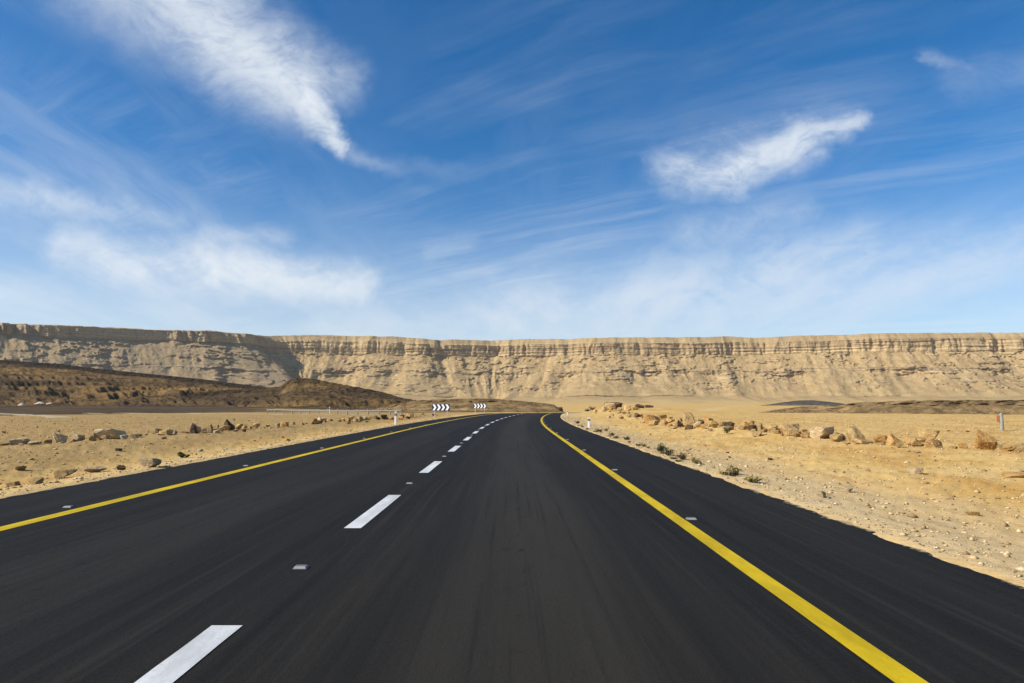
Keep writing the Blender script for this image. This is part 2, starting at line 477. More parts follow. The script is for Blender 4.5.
RIM = [(-420, 1150, 313), (-250, 1450, 317), (0, 1790, 323), (100, 1930, 327), (200, 2080, 331), (250, 2150, 334.5), (262, 2240, 336.5), (277, 2285, 336.2),
       (300, 2302, 335), (345, 2314, 335.5), (400, 2320, 337), (430, 2325, 339.5), (441, 2355, 341), (452, 2365, 339.8), (512, 2380, 340), (600, 2310, 338), (700, 2300, 337.3), (730, 2290, 336.5),
       (775, 2260, 337.2), (800, 2240, 335.8), (850, 2200, 334.5), (900, 2150, 333), (1024, 2100, 333), (1300, 1950, 330), (1480, 1850, 328)]
RIM = np.array(RIM, float)
sx = np.linspace(-420, 1480, 2500)
rimY = np.interp(sx, RIM[:, 0], RIM[:, 1])
rimZ = np.interp(sx, RIM[:, 0], CAM_H + (404 - RIM[:, 2]) / F * RIM[:, 1])
def smooth(a, k):
    ker = np.hanning(2 * k + 1); ker /= ker.sum()
    return np.convolve(np.pad(a, k, mode='edge'), ker, 'valid')
rimY = smooth(rimY, 9); rimZ = smooth(rimZ, 6)
rimZ = rimZ + 3.6 * fbm(sx / 46, sx * 0 + 4, 4, 140) + 2.2 * np.clip(fbm(sx / 17, sx * 0 + 6, 3, 141), -.6, .1)
rimX = (sx - 512) / F * rimY
sm = np.concatenate([[0], np.cumsum(np.hypot(np.diff(rimX), np.diff(rimY)))])   # metres along the rim
gx = smooth(np.gradient(smooth(rimX, 60)), 60); gy = smooth(np.gradient(smooth(rimY, 60)), 60)
gl = np.hypot(gx, gy); nx, ny = gy / gl, -gx / gl
z0 = -7.0
cap_top = .925 + .03 * fbm(sm / 260, sm * 0, 3, 101) - .015
cap_bot = .735 + .07 * fbm(sm / 130, sm * 0 + 3, 4, 102)
left = 1 - sstep(250, 275, sx)
cap_top = cap_top * (1 - left) + left * (.985 + .01 * fbm(sm / 60, sm * 0, 2, 103))
cap_bot = cap_bot * (1 - left) + left * (.845 + .05 * fbm(sm / 120, sm * 0 + 7, 4, 104))
led_top = .50 + .035 * fbm(sm / 180, sm * 0 + 1, 3, 105); led_h = .012 + .085 * sstep(-.25, .35, fbm(sm / 150, sm * 0 + 5, 3, 106)) * (1 - left * .7)
led_bot = led_top - led_h
foot = .13 + .07 * fbm(sm / 170, sm * 0 + 2, 3, 107)
# (name, rows): t runs down the section; control heights and outward distances
sections = [(16, 'plat'), (10, 'brow'), (46, 'cap'), (40, 'tal'), (24, 'led'), (52, 'low'), (30, 'apr')]
rows_z = []; rows_o = []; rows_w = []; rows_k = []
cap_o = 26 - 14 * left
for n, k in sections:
    for i in range(n):
        t = i / n
        if k == 'plat':  zz = 1.0 + 0 * sm - .03 * (1 - t) ** 2; oo = -420 * (1 - t) ** 1.6 + 0 * sm; w = .9 * t * t; 
        elif k == 'brow': zz = 1.0 + (cap_top - 1.0) * t; oo = cap_o * t; w = 1.0
        elif k == 'cap': zz = cap_top + (cap_bot - cap_top) * t; oo = cap_o + 9 * t; w = 1.0
        elif k == 'tal': zz = cap_bot + (led_top - cap_bot) * t; oo = cap_o + 9 + (86 * t) * (cap_bot - led_top) / .235; w = 1 - .25 * t
        elif k == 'led': zz = led_top + (led_bot - led_top) * t; oo = cap_o + 9 + 86 * (cap_bot - led_top) / .235 + 10 * t; w = .75
        elif k == 'low': zz = led_bot + (foot - led_bot) * (t ** .92); oo = cap_o + 19 + 86 * (cap_bot - led_top) / .235 + 190 * t ** 1.12; w = .75 - .45 * t
        else: zz = foot * (1 - t) ** 1.8; oo = cap_o + 19 + 86 * (cap_bot - led_top) / .235 + 190 + 800 * t ** 1.15; w = .3 * (1 - t)
        rows_z.append(zz); rows_o.append(oo); rows_w.append(w + 0 * sm); rows_k.append(k)
Zf = np.array(rows_z); O = np.array(rows_o); W = np.array(rows_w); K = np.array(rows_k)
S = np.broadcast_to(sm, Zf.shape)
Zm = z0 + Zf * (rimZ[None, :] - z0)
isK = lambda *ks: np.isin(K, ks)[:, None].astype(float)
# alcoves and buttresses of the cliff line
amp = .35 + .9 * sstep(-.3, .4, fbm(S / 300, S * 0 + 8, 3, 130))
alc = np.clip(ridged(S / 95 + .35 * fbm(S / 60, Zm / 80, 3, 131), S * 0 + .3, 2, 111, .5), -1, 1)
alc2 = ridged(S / 33 + .3 * fbm(S / 20, Zm / 40, 3, 132), Zm / 260, 2, 112)
alc3 = sstep(.0, .5, fbm(S / 27, Zm / 120, 3, 133))
capw = isK('cap') + isK('brow') * .3
O = O + W * 13 * alc * amp * (1 + .25 * left[None, :]) + capw * (3.2 * (1 + 2.2 * left[None, :]) * alc2 * amp * 1.6 - 10 * alc3 * amp) * (1 + .2 * left[None, :])
O = O + W * 34 * fbm(S / 420, S * 0, 3, 113)
cap_m = isK('cap', 'led') + .35 * isK('brow')
O = O + cap_m * (3.4 * fbm(S / 13, Zm / 42, 4, 114) + 1.6 * fbm(S / 6, Zm / 9, 3, 115))
bench = fbm(Zm / 10 + .35 * fbm(S / 160, S * 0, 2, 116), S / 420, 4, 134)
O = O + cap_m * 3.0 * sstep(-.10, .10, bench) * (.45 + .75 * sstep(-.3, .3, fbm(S / 110, Zm / 30, 3, 135)))
# spurs and shallow gullies on the talus
gul = ridged(S / 150 + .25 * fbm(S / 90, Zm / 90, 3, 136), Zm / 300, 3, 117, .5)
tal_m = isK('tal') * .8 + isK('low') * 1.0 + isK('led') * .6
down = np.clip((cap_bot[None, :] - Zf) / .3, 0, 1)
O = O + tal_m * down * 21 * (gul - .25) * sstep(.02, .25, Zf)
rough = fbm(S / 17, Zm / 10, 4, 118)
crag = fbm(S / 46, Zm / 15, 5, 119, .6)
cragm = sstep(-.30, .2, fbm(S / 170, Zm / 60, 3, 137))
O = O + isK('tal', 'low', 'led') * (4.6 * rough + 1.8 * fbm(S / 7, Zm / 5, 3, 139) + 8.5 * sstep(.0, .13, crag) * cragm) * sstep(.08, .26, Zf)
O = np.where(isK('apr') > 0, O + 30 * fbm(S / 240, O / 300, 3, 120) * (1 - isK('apr') * 0), O)
Zm = Zm + isK('apr') * 2.6 * fbm(S / 190, O / 160, 4, 121) + isK('plat') * (1.5 * fbm(S / 45, O / 50, 4, 122) + 2.2 * fbm(S / 15, O / 60, 3, 123) * sstep(-60, -5, O)) + isK('brow') * .9 * fbm(S / 15, O / 60, 3, 123)
CP = np.stack([rimX[None, :] + nx[None, :] * O, rimY[None, :] + ny[None, :] * O, Zm], -1)
cliff = grid_mesh('cliffs', CP[::-1].copy(), M['cliff'])
tag(cliff, kind='structure')
rockw = isK('cap', 'led') * .95 + isK('brow') * .35 + isK('tal', 'low') * sstep(.0, .2, crag) * cragm * .8 * sstep(.12, .25, Zf)
point_attr(cliff, 'rock', np.clip(rockw, 0, 1)[::-1])
point_attr(cliff, 'plain', np.broadcast_to(isK('apr') * sstep(.12, .04, Zf) + isK('low') * sstep(.2, .1, Zf) * .4, Zf.shape)[::-1])
point_attr(cliff, 'shade_grey', np.broadcast_to(left[None, :] * (.55 + .25 * fbm(S / 60, Zm / 30, 3, 124)) * sstep(.05, .2, Zf) + 0 * Zf, Zf.shape)[::-1])  # mask for the painted shade on the left stretch of the cliff

# ------------------------------------------------------------------ nearer hills
def hill(name, crest, foot_d, foot_z, mat, back=160, n=900, seed=0, cap=.10, capz=2.5, rough=3.0, rows=(70, 14, 40), pw=1.35, fine=1.0, terr=0.0):
    """crest: (bearing px, distance, sight-line px) ; foot line towards the road at distance foot_d"""
    C = np.array(crest, float)
    x = np.linspace(C[0, 0], C[-1, 0], n)
    k = max(2, n // 130)
    D = smooth(np.interp(x, C[:, 0], C[:, 1]), k); Z = smooth(np.interp(x, C[:, 0], CAM_H + (404 - C[:, 2]) / F * C[:, 1]), k)
    fd = np.interp(x, *np.array(foot_d, float).T) if hasattr(foot_d, '__len__') else foot_d + 0 * x
    fz = np.interp(x, *np.array(foot_z, float).T) if hasattr(foot_z, '__len__') else foot_z + 0 * x
    b = (x - 512) / F
    out = []; capa = []
    cw = np.minimum(capz, (Z - fz) * .35)
    s = np.concatenate([[0], np.cumsum(np.hypot(np.diff(b * D), np.diff(D)))])
    for i in range(rows[0]):
        t = i / rows[0]
        y = fd + (D - 3 - fd) * t; z = fz + (Z - cw - fz) * t ** pw
        r = np.sin(np.pi * min(1, t * 1.15)) if t < .87 else .35
        z = z + rough * r * (.9 * fbm(s / 60, y / 60, 5, seed) + .5 * (ridged(s / 28 + y / 90, y / 120, 3, seed + 9) - .3)) * np.clip((Z - fz) / 12, .15, 1)
        hh = z / 4.5 + .8 * fbm(s / 80, y / 80, 3, seed + 6); fr = hh - np.floor(hh)
        z = z + terr * 4.5 * (sstep(.3, .7, fr) - fr) * min(1, t * 3) * (t < .93)
        z = z + fine * np.clip(fbm(s / 7, y / 5, 4, seed + 5), -.25, 1) * min(1, t * 4)
        out.append(np.stack([b * y, y, z], -1)); capa.append(0 * s + sstep(.93, 1.0, t))
    for i in range(rows[1]):
        t = i / rows[1]
        y = D - 3 + 3 * t + 2.0 * fbm(s / 5, t * 2 + 0 * s, 3, seed + 3); z = Z - cw * (1 - t) + .45 * fbm(s / 4, t * 3 + 0 * s, 3, seed + 4) * min(1, capz / 2)
        out.append(np.stack([b * y, y, z], -1)); capa.append(1 + 0 * s)
    for i in range(rows[2] + 1):
        t = i / rows[2]
        y = D + back * t; z = Z + (fz - 2 - Z) * t ** 1.5 + .5 * fbm(s / 4, 3 + t * 40 + 0 * s, 3, seed + 4) * (1 - t) * min(1, capz / 2)
        out.append(np.stack([b * y, y, z], -1)); capa.append((1 - sstep(.05, .3, t)) + 0 * s)
    o = grid_mesh(name, np.array(out), mat)
    point_attr(o, 'cap', np.clip(np.array(capa) * cap * 8, 0, 1))
    return tag(o, kind='structure')

hill('hill', [(-330, 640, 340), (-120, 640, 351), (0, 620, 360), (60, 610, 364), (100, 600, 369), (150, 590, 374), (200, 575, 379), (240, 560, 384), (262, 550, 387), (300, 545, 391), (350, 540, 398), (385, 530, 405)],
     [(-330, 260), (0, 300), (230, 330), (385, 420)], -.6, M['hill'], seed=201, capz=3.4, rough=5.0, fine=1.6, terr=.7, cap=.12, rows=(130, 16, 40))
hill('hill', [(60, 440, 405), (120, 436, 400), (180, 430, 394.5), (230, 424, 390), (262, 412, 388), (281, 406, 386.6), (288, 402, 380.5), (294, 400, 378.6), (312, 398, 378.6), (340, 392, 384), (365, 385, 388.5), (385, 380, 392.5), (402, 370, 398), (418, 360, 400.5), (440, 350, 402), (470, 340, 406)],
     [(60, 330), (180, 300), (300, 285), (400, 260), (470, 280)], -1.0, M['hill'], seed=231, capz=2.8, rough=3.4, n=800, fine=1.7, terr=.6, cap=.07, rows=(110, 16, 40))
hill('hill', [(372, 264, 411), (384, 260, 407), (398, 257, 403.2), (415, 252, 400.8), (440, 245, 399.3), (470, 240, 398.6), (492, 236, 398.8), (515, 232, 400.5), (535, 228, 402.4), (548, 226, 403.6), (554, 225, 405), (560, 224, 409), (565, 223, 413)],
     [(372, 200), (450, 180), (565, 205)], [(372, -.8), (450, -1.0), (565, -1.6)], M['ridge'], seed=261, capz=1.5, rough=1.6, n=800, back=60, pw=1.1, cap=.06)
hill('ridge', [(735, 246, 416), (752, 242, 413.5), (766, 238, 411), (780, 232, 409), (800, 225, 406.5), (838, 215, 405.5), (848, 212, 403.3), (870, 208, 402), (900, 205, 401), (930, 203, 400.3), (1024, 200, 400.2), (1200, 195, 399.5), (1400, 190, 402)],
     [(735, 225), (850, 180), (1024, 172), (1400, 165)], [(735, -3.2), (850, -2.3), (1024, -2.2), (1400, -2.2)], M['ridge'], seed=291, capz=1.6, rough=2.2, n=1100, back=80, pw=1.0, cap=.02, fine=1.5, terr=.35)
hill('hill', [(745, 907, 407), (757, 906, 405.6), (768, 905, 404.4), (780, 902, 402.5), (798, 900, 400.4), (812, 900, 400.3), (828, 900, 401.8), (840, 900, 403.3), (856, 905, 405.5)],
     870, -1.6, M['basalt'], seed=321, capz=.6, rough=.8, n=200, back=50, cap=0.0)

# ------------------------------------------------------------------ dirt tracks on the plain
def track(pts, w):
    pts = np.array(pts, float); n = 60
    t = np.linspace(0, len(pts) - 1, n); x = smooth(np.interp(t, range(len(pts)), pts[:, 0]), 4); y = smooth(np.interp(t, range(len(pts)), pts[:, 1]), 4)
    gx_, gy_ = np.gradient(x), np.gradient(y); l = np.hypot(gx_, gy_); ax, ay = -gy_ / l, gx_ / l
    P = []
    for c in np.linspace(-1, 1, 7):
        X = x + ax * w / 2 * (c + .12 * fbm(t * 2, t * 0 + c, 2, 77)); Y = y + ay * w / 2 * c
        P.append(np.stack([X, Y, ground_z(X, Y) + .03 - .05 * abs(c) ** 3], -1))
    return tag(grid_mesh('path', np.array(P), M['track']), kind='structure')
track([(-140, 142), (-95, 113), (-74, 96), (-58, 82), (-48, 72), (-42, 64)], 2.4)
track([(-60, 96), (-44, 92), (-34, 89), (-24, 86), (-15, 82)], 2.2)

# ------------------------------------------------------------------ rocks
def rock_mesh(name, seed, sub=3, nplanes=11, taper=0.0):
    r_ = np.random.default_rng(seed)
    import bmesh
    bm = bmesh.new(); bmesh.ops.create_icosphere(bm, subdivisions=sub, radius=1)
    d = np.array([v.co[:] for v in bm.verts])
    # six jittered block faces plus chamfers: fractured, angular rock
    ax = np.array([(1, 0, 0), (-1, 0, 0), (0, 1, 0), (0, -1, 0), (0, 0, 1), (0, 0, -1)], float)
    N = np.concatenate([ax + r_.normal(size=(6, 3)) * .30, r_.normal(size=(nplanes - 3, 3))]); N /= np.linalg.norm(N, axis=1)[:, None]
    c = np.concatenate([r_.uniform(.42, .72, 6), r_.uniform(.60, .86, nplanes - 3)])
    dots = d @ N.T
    rad = np.min(np.where(dots > .03, c / np.maximum(dots, .03), 9), axis=1)
    rad = np.minimum(rad, 1.3)
    ph = d * 2.3 + r_.uniform(0, 50, 3)
    rad = rad * (1 + .13 * fbm(ph[:, 0] + ph[:, 2] * .6, ph[:, 1] - ph[:, 2] * .7, 4, seed))
    p = d * rad[:, None]
    p -= (p.max(0) + p.min(0)) / 2
    p /= (p.max(0) - p.min(0)); 
    p[:, :2] *= (1 - taper * np.clip(p[:, 2:] + .35, 0, 1))
    p[:, 2] += .5 - .14                        # a seventh of the rock is bedded in the sand
    for v, q in zip(bm.verts, p): v.co = q
    me = bpy.data.meshes.new(name); bm.to_mesh(me); bm.free()
    me.materials.append(M['rock_tan'])
    return me
ROCKS = [rock_mesh('rock', 400 + i, 4, 7 + i % 5) for i in range(14)]
ROCKS += [rock_mesh('rock', 431, 4, 9, .82), rock_mesh('rock', 432, 4, 9, .74)]      # 14, 15: pointed
STONES = [rock_mesh('stone', 500 + i, 3, 6 + i % 5) for i in range(8)]

def place_rock(name, X, Y, w, h, mat, label, group, shape=None, depth=None, rot=None, meshes=ROCKS, cat='rock'):
    me = meshes[shape % len(meshes)] if shape is not None else random.choice(meshes[:14])
    o = bpy.data.objects.new(name, me); col.objects.link(o)
    o.material_slots[0].link = 'OBJECT'; o.material_slots[0].material = M[mat]
    o.location = (X, Y, float(ground_z(X, Y)))
    o.scale = (w, depth or w * random.uniform(.75, 1.1), h / .86)
    o.rotation_euler = (0, 0, rot if rot is not None else random.uniform(0, 6.28)) 
    return tag(o, label, cat, group)

taken = []
def named(X, Y, w, h, mat, label, shape, rot=0, depth=None, name='rock', group=None):
    taken.append((X, Y, w)); return place_rock(name, X, Y, w, h, mat, label, group, shape, depth, rot)

GR = 'boulders in the row right of the road'; GL = 'boulders in the row left of the road'
#      X      Y     w    h   material, label
for a in [
 (12.05, 17.6, .50, .52, 'rock_orange', 'big upright orange boulder with a pointed top, standing just left of the whitish marker post', 3),
 (11.35, 18.6, .46, .26, 'rock_tan', 'squat tan rock just left of the upright orange boulder', 5),
 (14.3, 20.4, .36, .18, 'rock_tan', 'low tan stone behind the upright orange boulder', 7),
 (13.3, 17.9, .44, .28, 'rock_tan', 'tan rock ending the right row at the picture edge', 1),
 (14.9, 24.6, .68, .40, 'rock_tan', 'rounded tan boulder with an overhanging dark right side, set back from the row', 2),
 (12.3, 21.0, .62, .29, 'rock_orange', 'long low orange boulder in front of the rounded set-back one', 6),
 (11.9, 19.6, .30, .13, 'rock_dark', 'small dark stone lying in front of the long low orange boulder', 8),
 (11.1, 20.0, .58, .38, 'rock_orange', 'leaning wedge-shaped orange boulder in the right row', 15),
 (11.3, 22.6, .50, .13, 'rock_tan', 'flat tan slab between the wedge-shaped and the tallest boulder', 4),
 (11.2, 22.4, .52, .52, 'rock_tan', 'tallest rounded tan boulder in the middle of the right row', 10),
 (10.9, 23.2, .34, .26, 'rock_tan', 'small tan rock leaning on the tallest rounded boulder', 11),
 (10.65, 23.5, .74, .42, 'rock_pale', 'pale slanted slab boulder with a dark broken right end', 12),
 (10.5, 24.4, .38, .20, 'rock_tan', 'low tan rock next to the pale slanted slab', 13),
 (10.1, 25.0, .70, .40, 'rock_tan', 'broad domed tan boulder left of the pale slab', 0),
 (9.2, 35.6, .74, .74, 'rock_tan', 'large blocky tan boulder standing above the rubble by the bend', 10),
 (8.75, 36.0, .24, .44, 'rock_dark', 'narrow dark stone against the large blocky boulder', 3),
 (8.6, 42.3, .95, .58, 'rock_orange', 'golden boulder in the rubble nearest the bend', 5),
 (8.75, 12.0, .40, .10, 'rock_orange', 'flat orange stone half buried near the right picture edge', 6),
 (7.7, 13.2, .26, .12, 'rock_pale', 'pale stone lying alone on the sand nearest the right asphalt', 2),
]: named(*a[:6], a[6], rot=random.uniform(-.5, .5), group=GR)
for a in [
 (-13.95, 23.9, .80, .40, 'rock_pale', 'largest pale boulder with a dark recess in the left row', 12),
 (-14.5, 23.0, .46, .29, 'rock_pale', 'pale rock just left of the largest pale boulder', 2),
 (-13.9, 21.2, .42, .34, 'rock_pale', 'pale block with a dark right half, standing apart in the left row', 5),
 (-12.75, 27.8, .30, .33, 'rock_pale', 'pale upright stone left of the dark pyramid', 9),
 (-12.55, 28.6, .26, .36, 'rock_tan', 'brown upright stone between the pale one and the dark pyramid', 11),
 (-12.55, 27.1, .44, .43, 'rock_dark', 'dark pyramid-shaped rock, smaller and lower of the two', 14),
 (-12.85, 31.2, .66, .50, 'rock_dark', 'dark pyramid-shaped rock, taller and wider of the two', 15),
 (-13.3, 31.0, .26, .28, 'rock_tan', 'brown stone touching the left of the taller dark pyramid', 1),
 (-12.9, 29.2, .40, .19, 'rock_dark', 'low dark stone between the two dark pyramids', 7),
 (-13.0, 25.9, .42, .20, 'rock_tan', 'low tan rock right of the largest pale boulder', 4),
 (-14.5, 20.3, .44, .18, 'rock_pale', 'low pale rock near the left end of the left row', 13),
 (-14.0, 20.2, .36, .10, 'rock_pale', 'flat pale slab near the left end of the left row', 6),
 (-7.45, 14.2, .40, .20, 'rock_pale', 'pale tan wedge stone at the asphalt edge on the left, the biggest there', 9),
 (-8.25, 13.75, .36, .10, 'rock_pale', 'flat pale stone on the left verge before the wedge stone', 8),
 (-7.85, 13.9, .17, .10, 'rock_dark', 'small dark stone beside the flat pale one on the left verge', 3),
 (-8.2, 12.7, .36, .15, 'rock_tan', 'humped tan stone on the left verge, second from the wedge stone', 0),
 (-7.8, 11.4, .22, .10, 'rock_tan', 'small tan stone close to the asphalt on the left verge', 10),
 (-8.2, 11.4, .20, .09, 'rock_tan', 'outermost small tan stone on the left verge', 1),
]: named(*a[:6], a[6], rot=random.uniform(-.5, .5), group=GL)

# outcrop blocks on the sand bank inside the bend
for X, Y, w, h, mat, lab, sh in [
 (15.2, 102, 2.6, 1.0, 'rock_dark', 'dark flat-topped outcrop on the sand bank inside the bend', 6),
 (14.2, 99, 1.7, 1.0, 'rock_tan', 'tan weathered outcrop in front of the dark flat-topped one', 4),
 (16.5, 98, 1.0, .7, 'rock_tan', 'tan block at the right foot of the dark flat-topped outcrop', 2),
 (14.2, 222, 5.2, 1.9, 'rock_dark', 'dark broken rock face ending the low ridge behind the bend', 4),
 (19.4, 104, 1.5, .62, 'rock_dark', 'low dark outcrop on the sand bank, right of the flat-topped one', 3),
 (20.9, 104.5, 1.3, .42, 'rock_dark', 'lowest dark outcrop at the right end of the sand bank', 5)]:
    named(X, Y, w, h, mat, lab, sh, rot=random.uniform(-.3, .3), depth=w * .8, name='outcrop')

for X, Y, w, h, sh in [(13.0, 96, .9, .55, 1), (13.6, 94, .7, .4, 8), (14.9, 95, .8, .5, 11), (17.4, 97, .7, .45, 12), (16.2, 94.5, .6, .35, 0), (12.4, 92, .6, .3, 5), (18.2, 100, .8, .4, 10), (11.9, 98, .7, .4, 2)]:
    named(X, Y, w, h, 'rock_tan' if sh % 2 else 'rock_orange', 'rubble block scattered round the dark outcrops on the sand bank', sh, rot=random.uniform(-2, 2), name='outcrop', group='rubble of the sand bank outcrop')

def clear(X, Y, w):
    return all((X - a) ** 2 + (Y - b) ** 2 > ((w + c) * .52) ** 2 for a, b, c in taken)
# the rest of the right row: rubble that no-one could tell apart
SH = [('rock_tan', 'tan'), ('rock_orange', 'orange'), ('rock_pale', 'pale'), ('rock_dark', 'dark brown')]
def row(n, ufun, yr, side, probs, smin, smax, words, group, yb=1.0):
    k = 0; tries = 0
    while k < n and tries < 6000:
        tries += 1
        Y = yr[0] + (yr[1] - yr[0]) * random.random() ** yb
        X = ufun(Y) + random.gauss(0, .45 + Y * .004)
        w = random.uniform(smin, smax) * (1 if Y < 40 else 1.25)
        if not clear(X, Y, w): continue
        taken.append((X, Y, w)); k += 1
        m, word = SH[np.searchsorted(np.cumsum(probs), random.random())]
        h = w * random.uniform(.35, .8)
        place_rock('rock', X, Y, w, h, m, words % word, group, None)
row(34, lambda Y: np.interp(Y, [16, 25, 36, 60, 95], [12.2, 10.3, 9.3, 10.2, 13.2]), (17, 92), 1, (.58, .30, .04, .08001), .16, .42, 'small %s rubble rock in the row along the right verge', 'rubble in the right rock row', 1.0)
row(72, lambda Y: np.interp(Y, [16, 25, 36, 60, 95], [12.2, 10.3, 9.3, 10.2, 13.2]), (19, 46), 1, (.58, .34, .02, .06001), .2, .5, 'middling %s rubble rock in the row along the right verge', 'rubble in the right rock row', 1.0)
row(14, lambda Y: np.interp(Y, [16, 25, 36, 60, 95], [12.2, 10.3, 9.3, 10.2, 13.2]), (29, 50), 1, (.45, .45, .1, .00001), .3, .5, 'knobbly %s rock heaped in the golden rubble before the bend', 'golden rubble before the bend', 1.0)
row(84, lambda Y: np.interp(Y, [19, 24, 30, 42, 66], [-14.2, -13.8, -12.9, -12.2, -11.4]), (19.5, 58), -1, (.46, .16, .20, .18001), .15, .36, 'small %s rubble rock in the row along the left verge', 'rubble in the left rock row', 1.0)
row(26, lambda Y: np.interp(Y, [19, 24, 30, 42, 66], [-14.2, -13.8, -12.9, -12.2, -11.4]), (19.5, 36), -1, (.5, .16, .24, .10001), .12, .3, 'small %s rubble rock in the row along the left verge', 'rubble in the left rock row', 1.0)
row(22, lambda Y: np.interp(Y, [44, 80], [-11, -9.5]), (44, 78), -1, (.5, .16, .1, .24001), .2, .42, 'small %s rock along the left verge near the guardrail', 'rocks by the guardrail', 1.0)

# loose stones on the open sand
def loose(n, side, words, group, smin, smax):
    k = 0; tries = 0
    while k < n and tries < 4000:
        tries += 1
        Y = 7 + 50 * random.random() ** 1.5
        u = random.uniform(R_EDGE + .5, 4 + .85 * Y) if side > 0 else random.uniform(L_EDGE - 3 - .8 * Y, L_EDGE - .45)
        X = u + float(road_off(Y)); w = random.uniform(smin, smax)
        if abs(X) > .85 * Y + 1.5 or not clear(X, Y, w): continue
        taken.append((X, Y, w)); k += 1
        m, word = SH[np.searchsorted([.45, .6, .85, 1.01], random.random())]
        place_rock('stone', X, Y, w, w * random.uniform(.3, .6), m, words % word, group, None, meshes=STONES, cat='stone')
loose(52, 1, 'small loose %s stone lying on the open sand right of the road', 'loose stones on the right sand', .08, .19)
loose(56, -1, 'small loose %s stone lying on the open sand left of the road', 'loose stones on the left sand', .08, .20)

# gravel: uncountable chips on both verges, one object
def gravel(n):
    base = np.array([(1, 0, 0), (-1, 0, 0), (0, 1, 0), (0, -1, 0), (0, 0, 1), (0, 0, -.6)], float)
    fc = np.array([(0, 2, 4), (2, 1, 4), (1, 3, 4), (3, 0, 4), (2, 0, 5), (1, 2, 5), (3, 1, 5), (0, 3, 5)])
    Y = 4 + 66 * rng.random(n) ** 1.25
    side = rng.random(n) < .56
    w = rng.random(n)
    U = np.where(side, R_EDGE + .12 + (1.0 * Y + 3) * w ** .85, L_EDGE - .12 - (.9 * Y + 3) * w ** .85)
    edge = rng.random(n) < .16
    U = np.where(edge, np.where(side, R_EDGE + .02 + 1.6 * w ** 2, L_EDGE - .02 - 1.4 * w ** 2), U)
    X = U + road_off(Y)
    keep = np.abs(X) < .9 * Y + 3
    X, Y, edge = X[keep], Y[keep], edge[keep]; n = len(X)
    s = np.exp(rng.normal(-4.25, .5, n)) * (1 + Y * .018)
    s = np.where(edge, s * .7, s); s = np.clip(s, .008, .07)
    V = base[None] * (rng.uniform(.55, 1.25, (n, 6, 1)))
    V = V * (s[:, None, None] * np.stack([rng.uniform(.8, 1.4, n), rng.uniform(.7, 1.2, n), rng.uniform(.4, .8, n)], -1)[:, None, :])
    a = rng.uniform(0, 6.28, n); ca, sa = np.cos(a)[:, None], np.sin(a)[:, None]
    vx = V[:, :, 0] * ca - V[:, :, 1] * sa + X[:, None]; vy = V[:, :, 0] * sa + V[:, :, 1] * ca + Y[:, None]
    vz = V[:, :, 2] + (ground_z(X, Y) + s * .15)[:, None]
    v = np.stack([vx, vy, vz], -1).reshape(-1, 3)
    f = (fc[None] + (np.arange(n) * 6)[:, None, None]).reshape(-1, 3)
    me = bpy.data.meshes.new('gravel')
    me.vertices.add(len(v)); me.vertices.foreach_set('co', v.reshape(-1).astype(np.float32))
    me.loops.add(len(f) * 3); me.polygons.add(len(f))
    me.loops.foreach_set('vertex_index', f.reshape(-1).astype(np.int32))
    me.polygons.foreach_set('loop_start', np.arange(0, len(f) * 3, 3, dtype=np.int32))
    me.update(calc_edges=True)
    m, t, b = new_mat('gravel_chips', .95, .1)
    rp = t.node('ShaderNodeNewGeometry').outputs['Random Per Island']
    c = t.mix(t.ramp(rp, 0, .75), (.25, .165, .08), (.52, .385, .20)); c = t.mix(t.ramp(rp, .85, 1.0), c, (.62, .52, .36))
    t.put(b.inputs['Base Color'], c); me.materials.append(m)
    o = bpy.data.objects.new('gravel', me); col.objects.link(o)
    return tag(o, 'loose stone chips strewn over the sandy verges', 'gravel', kind='stuff')
gravel(56000)

# ------------------------------------------------------------------ shrubs
def shrub(X, Y, w, h, leaf, label, n=260, group='small shrubs along the road edge'):
    root = empty('desert_shrub', (X, Y, float(ground_z(X, Y))))
    tag(root, label, 'shrub', group)
    st = MB()
    tips = []
    for k in range(13):
        a = random.uniform(0, 6.28); r = random.uniform(.2, .95) * w / 2; hh = h * random.uniform(.45, .95) * (1 - .35 * (2 * r / w) ** 2)
        p = Vector((math.cos(a) * r, math.sin(a) * r, hh)); tips.append(p)
        d = Vector((-math.sin(a), math.cos(a), 0)) * .004 * (1 + w)
        mid = Vector((p.x * .45, p.y * .45, p.z * .6))
        st.add([-d, d, mid + d * .7, mid - d * .7, p], [(0, 1, 2, 3), (3, 2, 4)])
    st.build('stem', M['stem'], root)
    fo = MB()
    for k in range(n):
        c = random.choice(tips); q = c * random.uniform(.35, 1.02) + Vector((random.gauss(0, w * .07), random.gauss(0, w * .07), random.gauss(0, h * .07)))
        q.z = max(q.z, .01)
        s = random.uniform(.018, .038) * (w / .4) ** .5
        u_ = Vector((random.gauss(0, 1), random.gauss(0, 1), random.gauss(0, 1))).normalized(); v_ = u_.orthogonal().normalized()
        fo.add([q - u_ * s, q + v_ * s * .4, q + u_ * s, q - v_ * s * .4], [(0, 1, 2, 3)])
    fo.build('foliage', leaf, root)
    return root
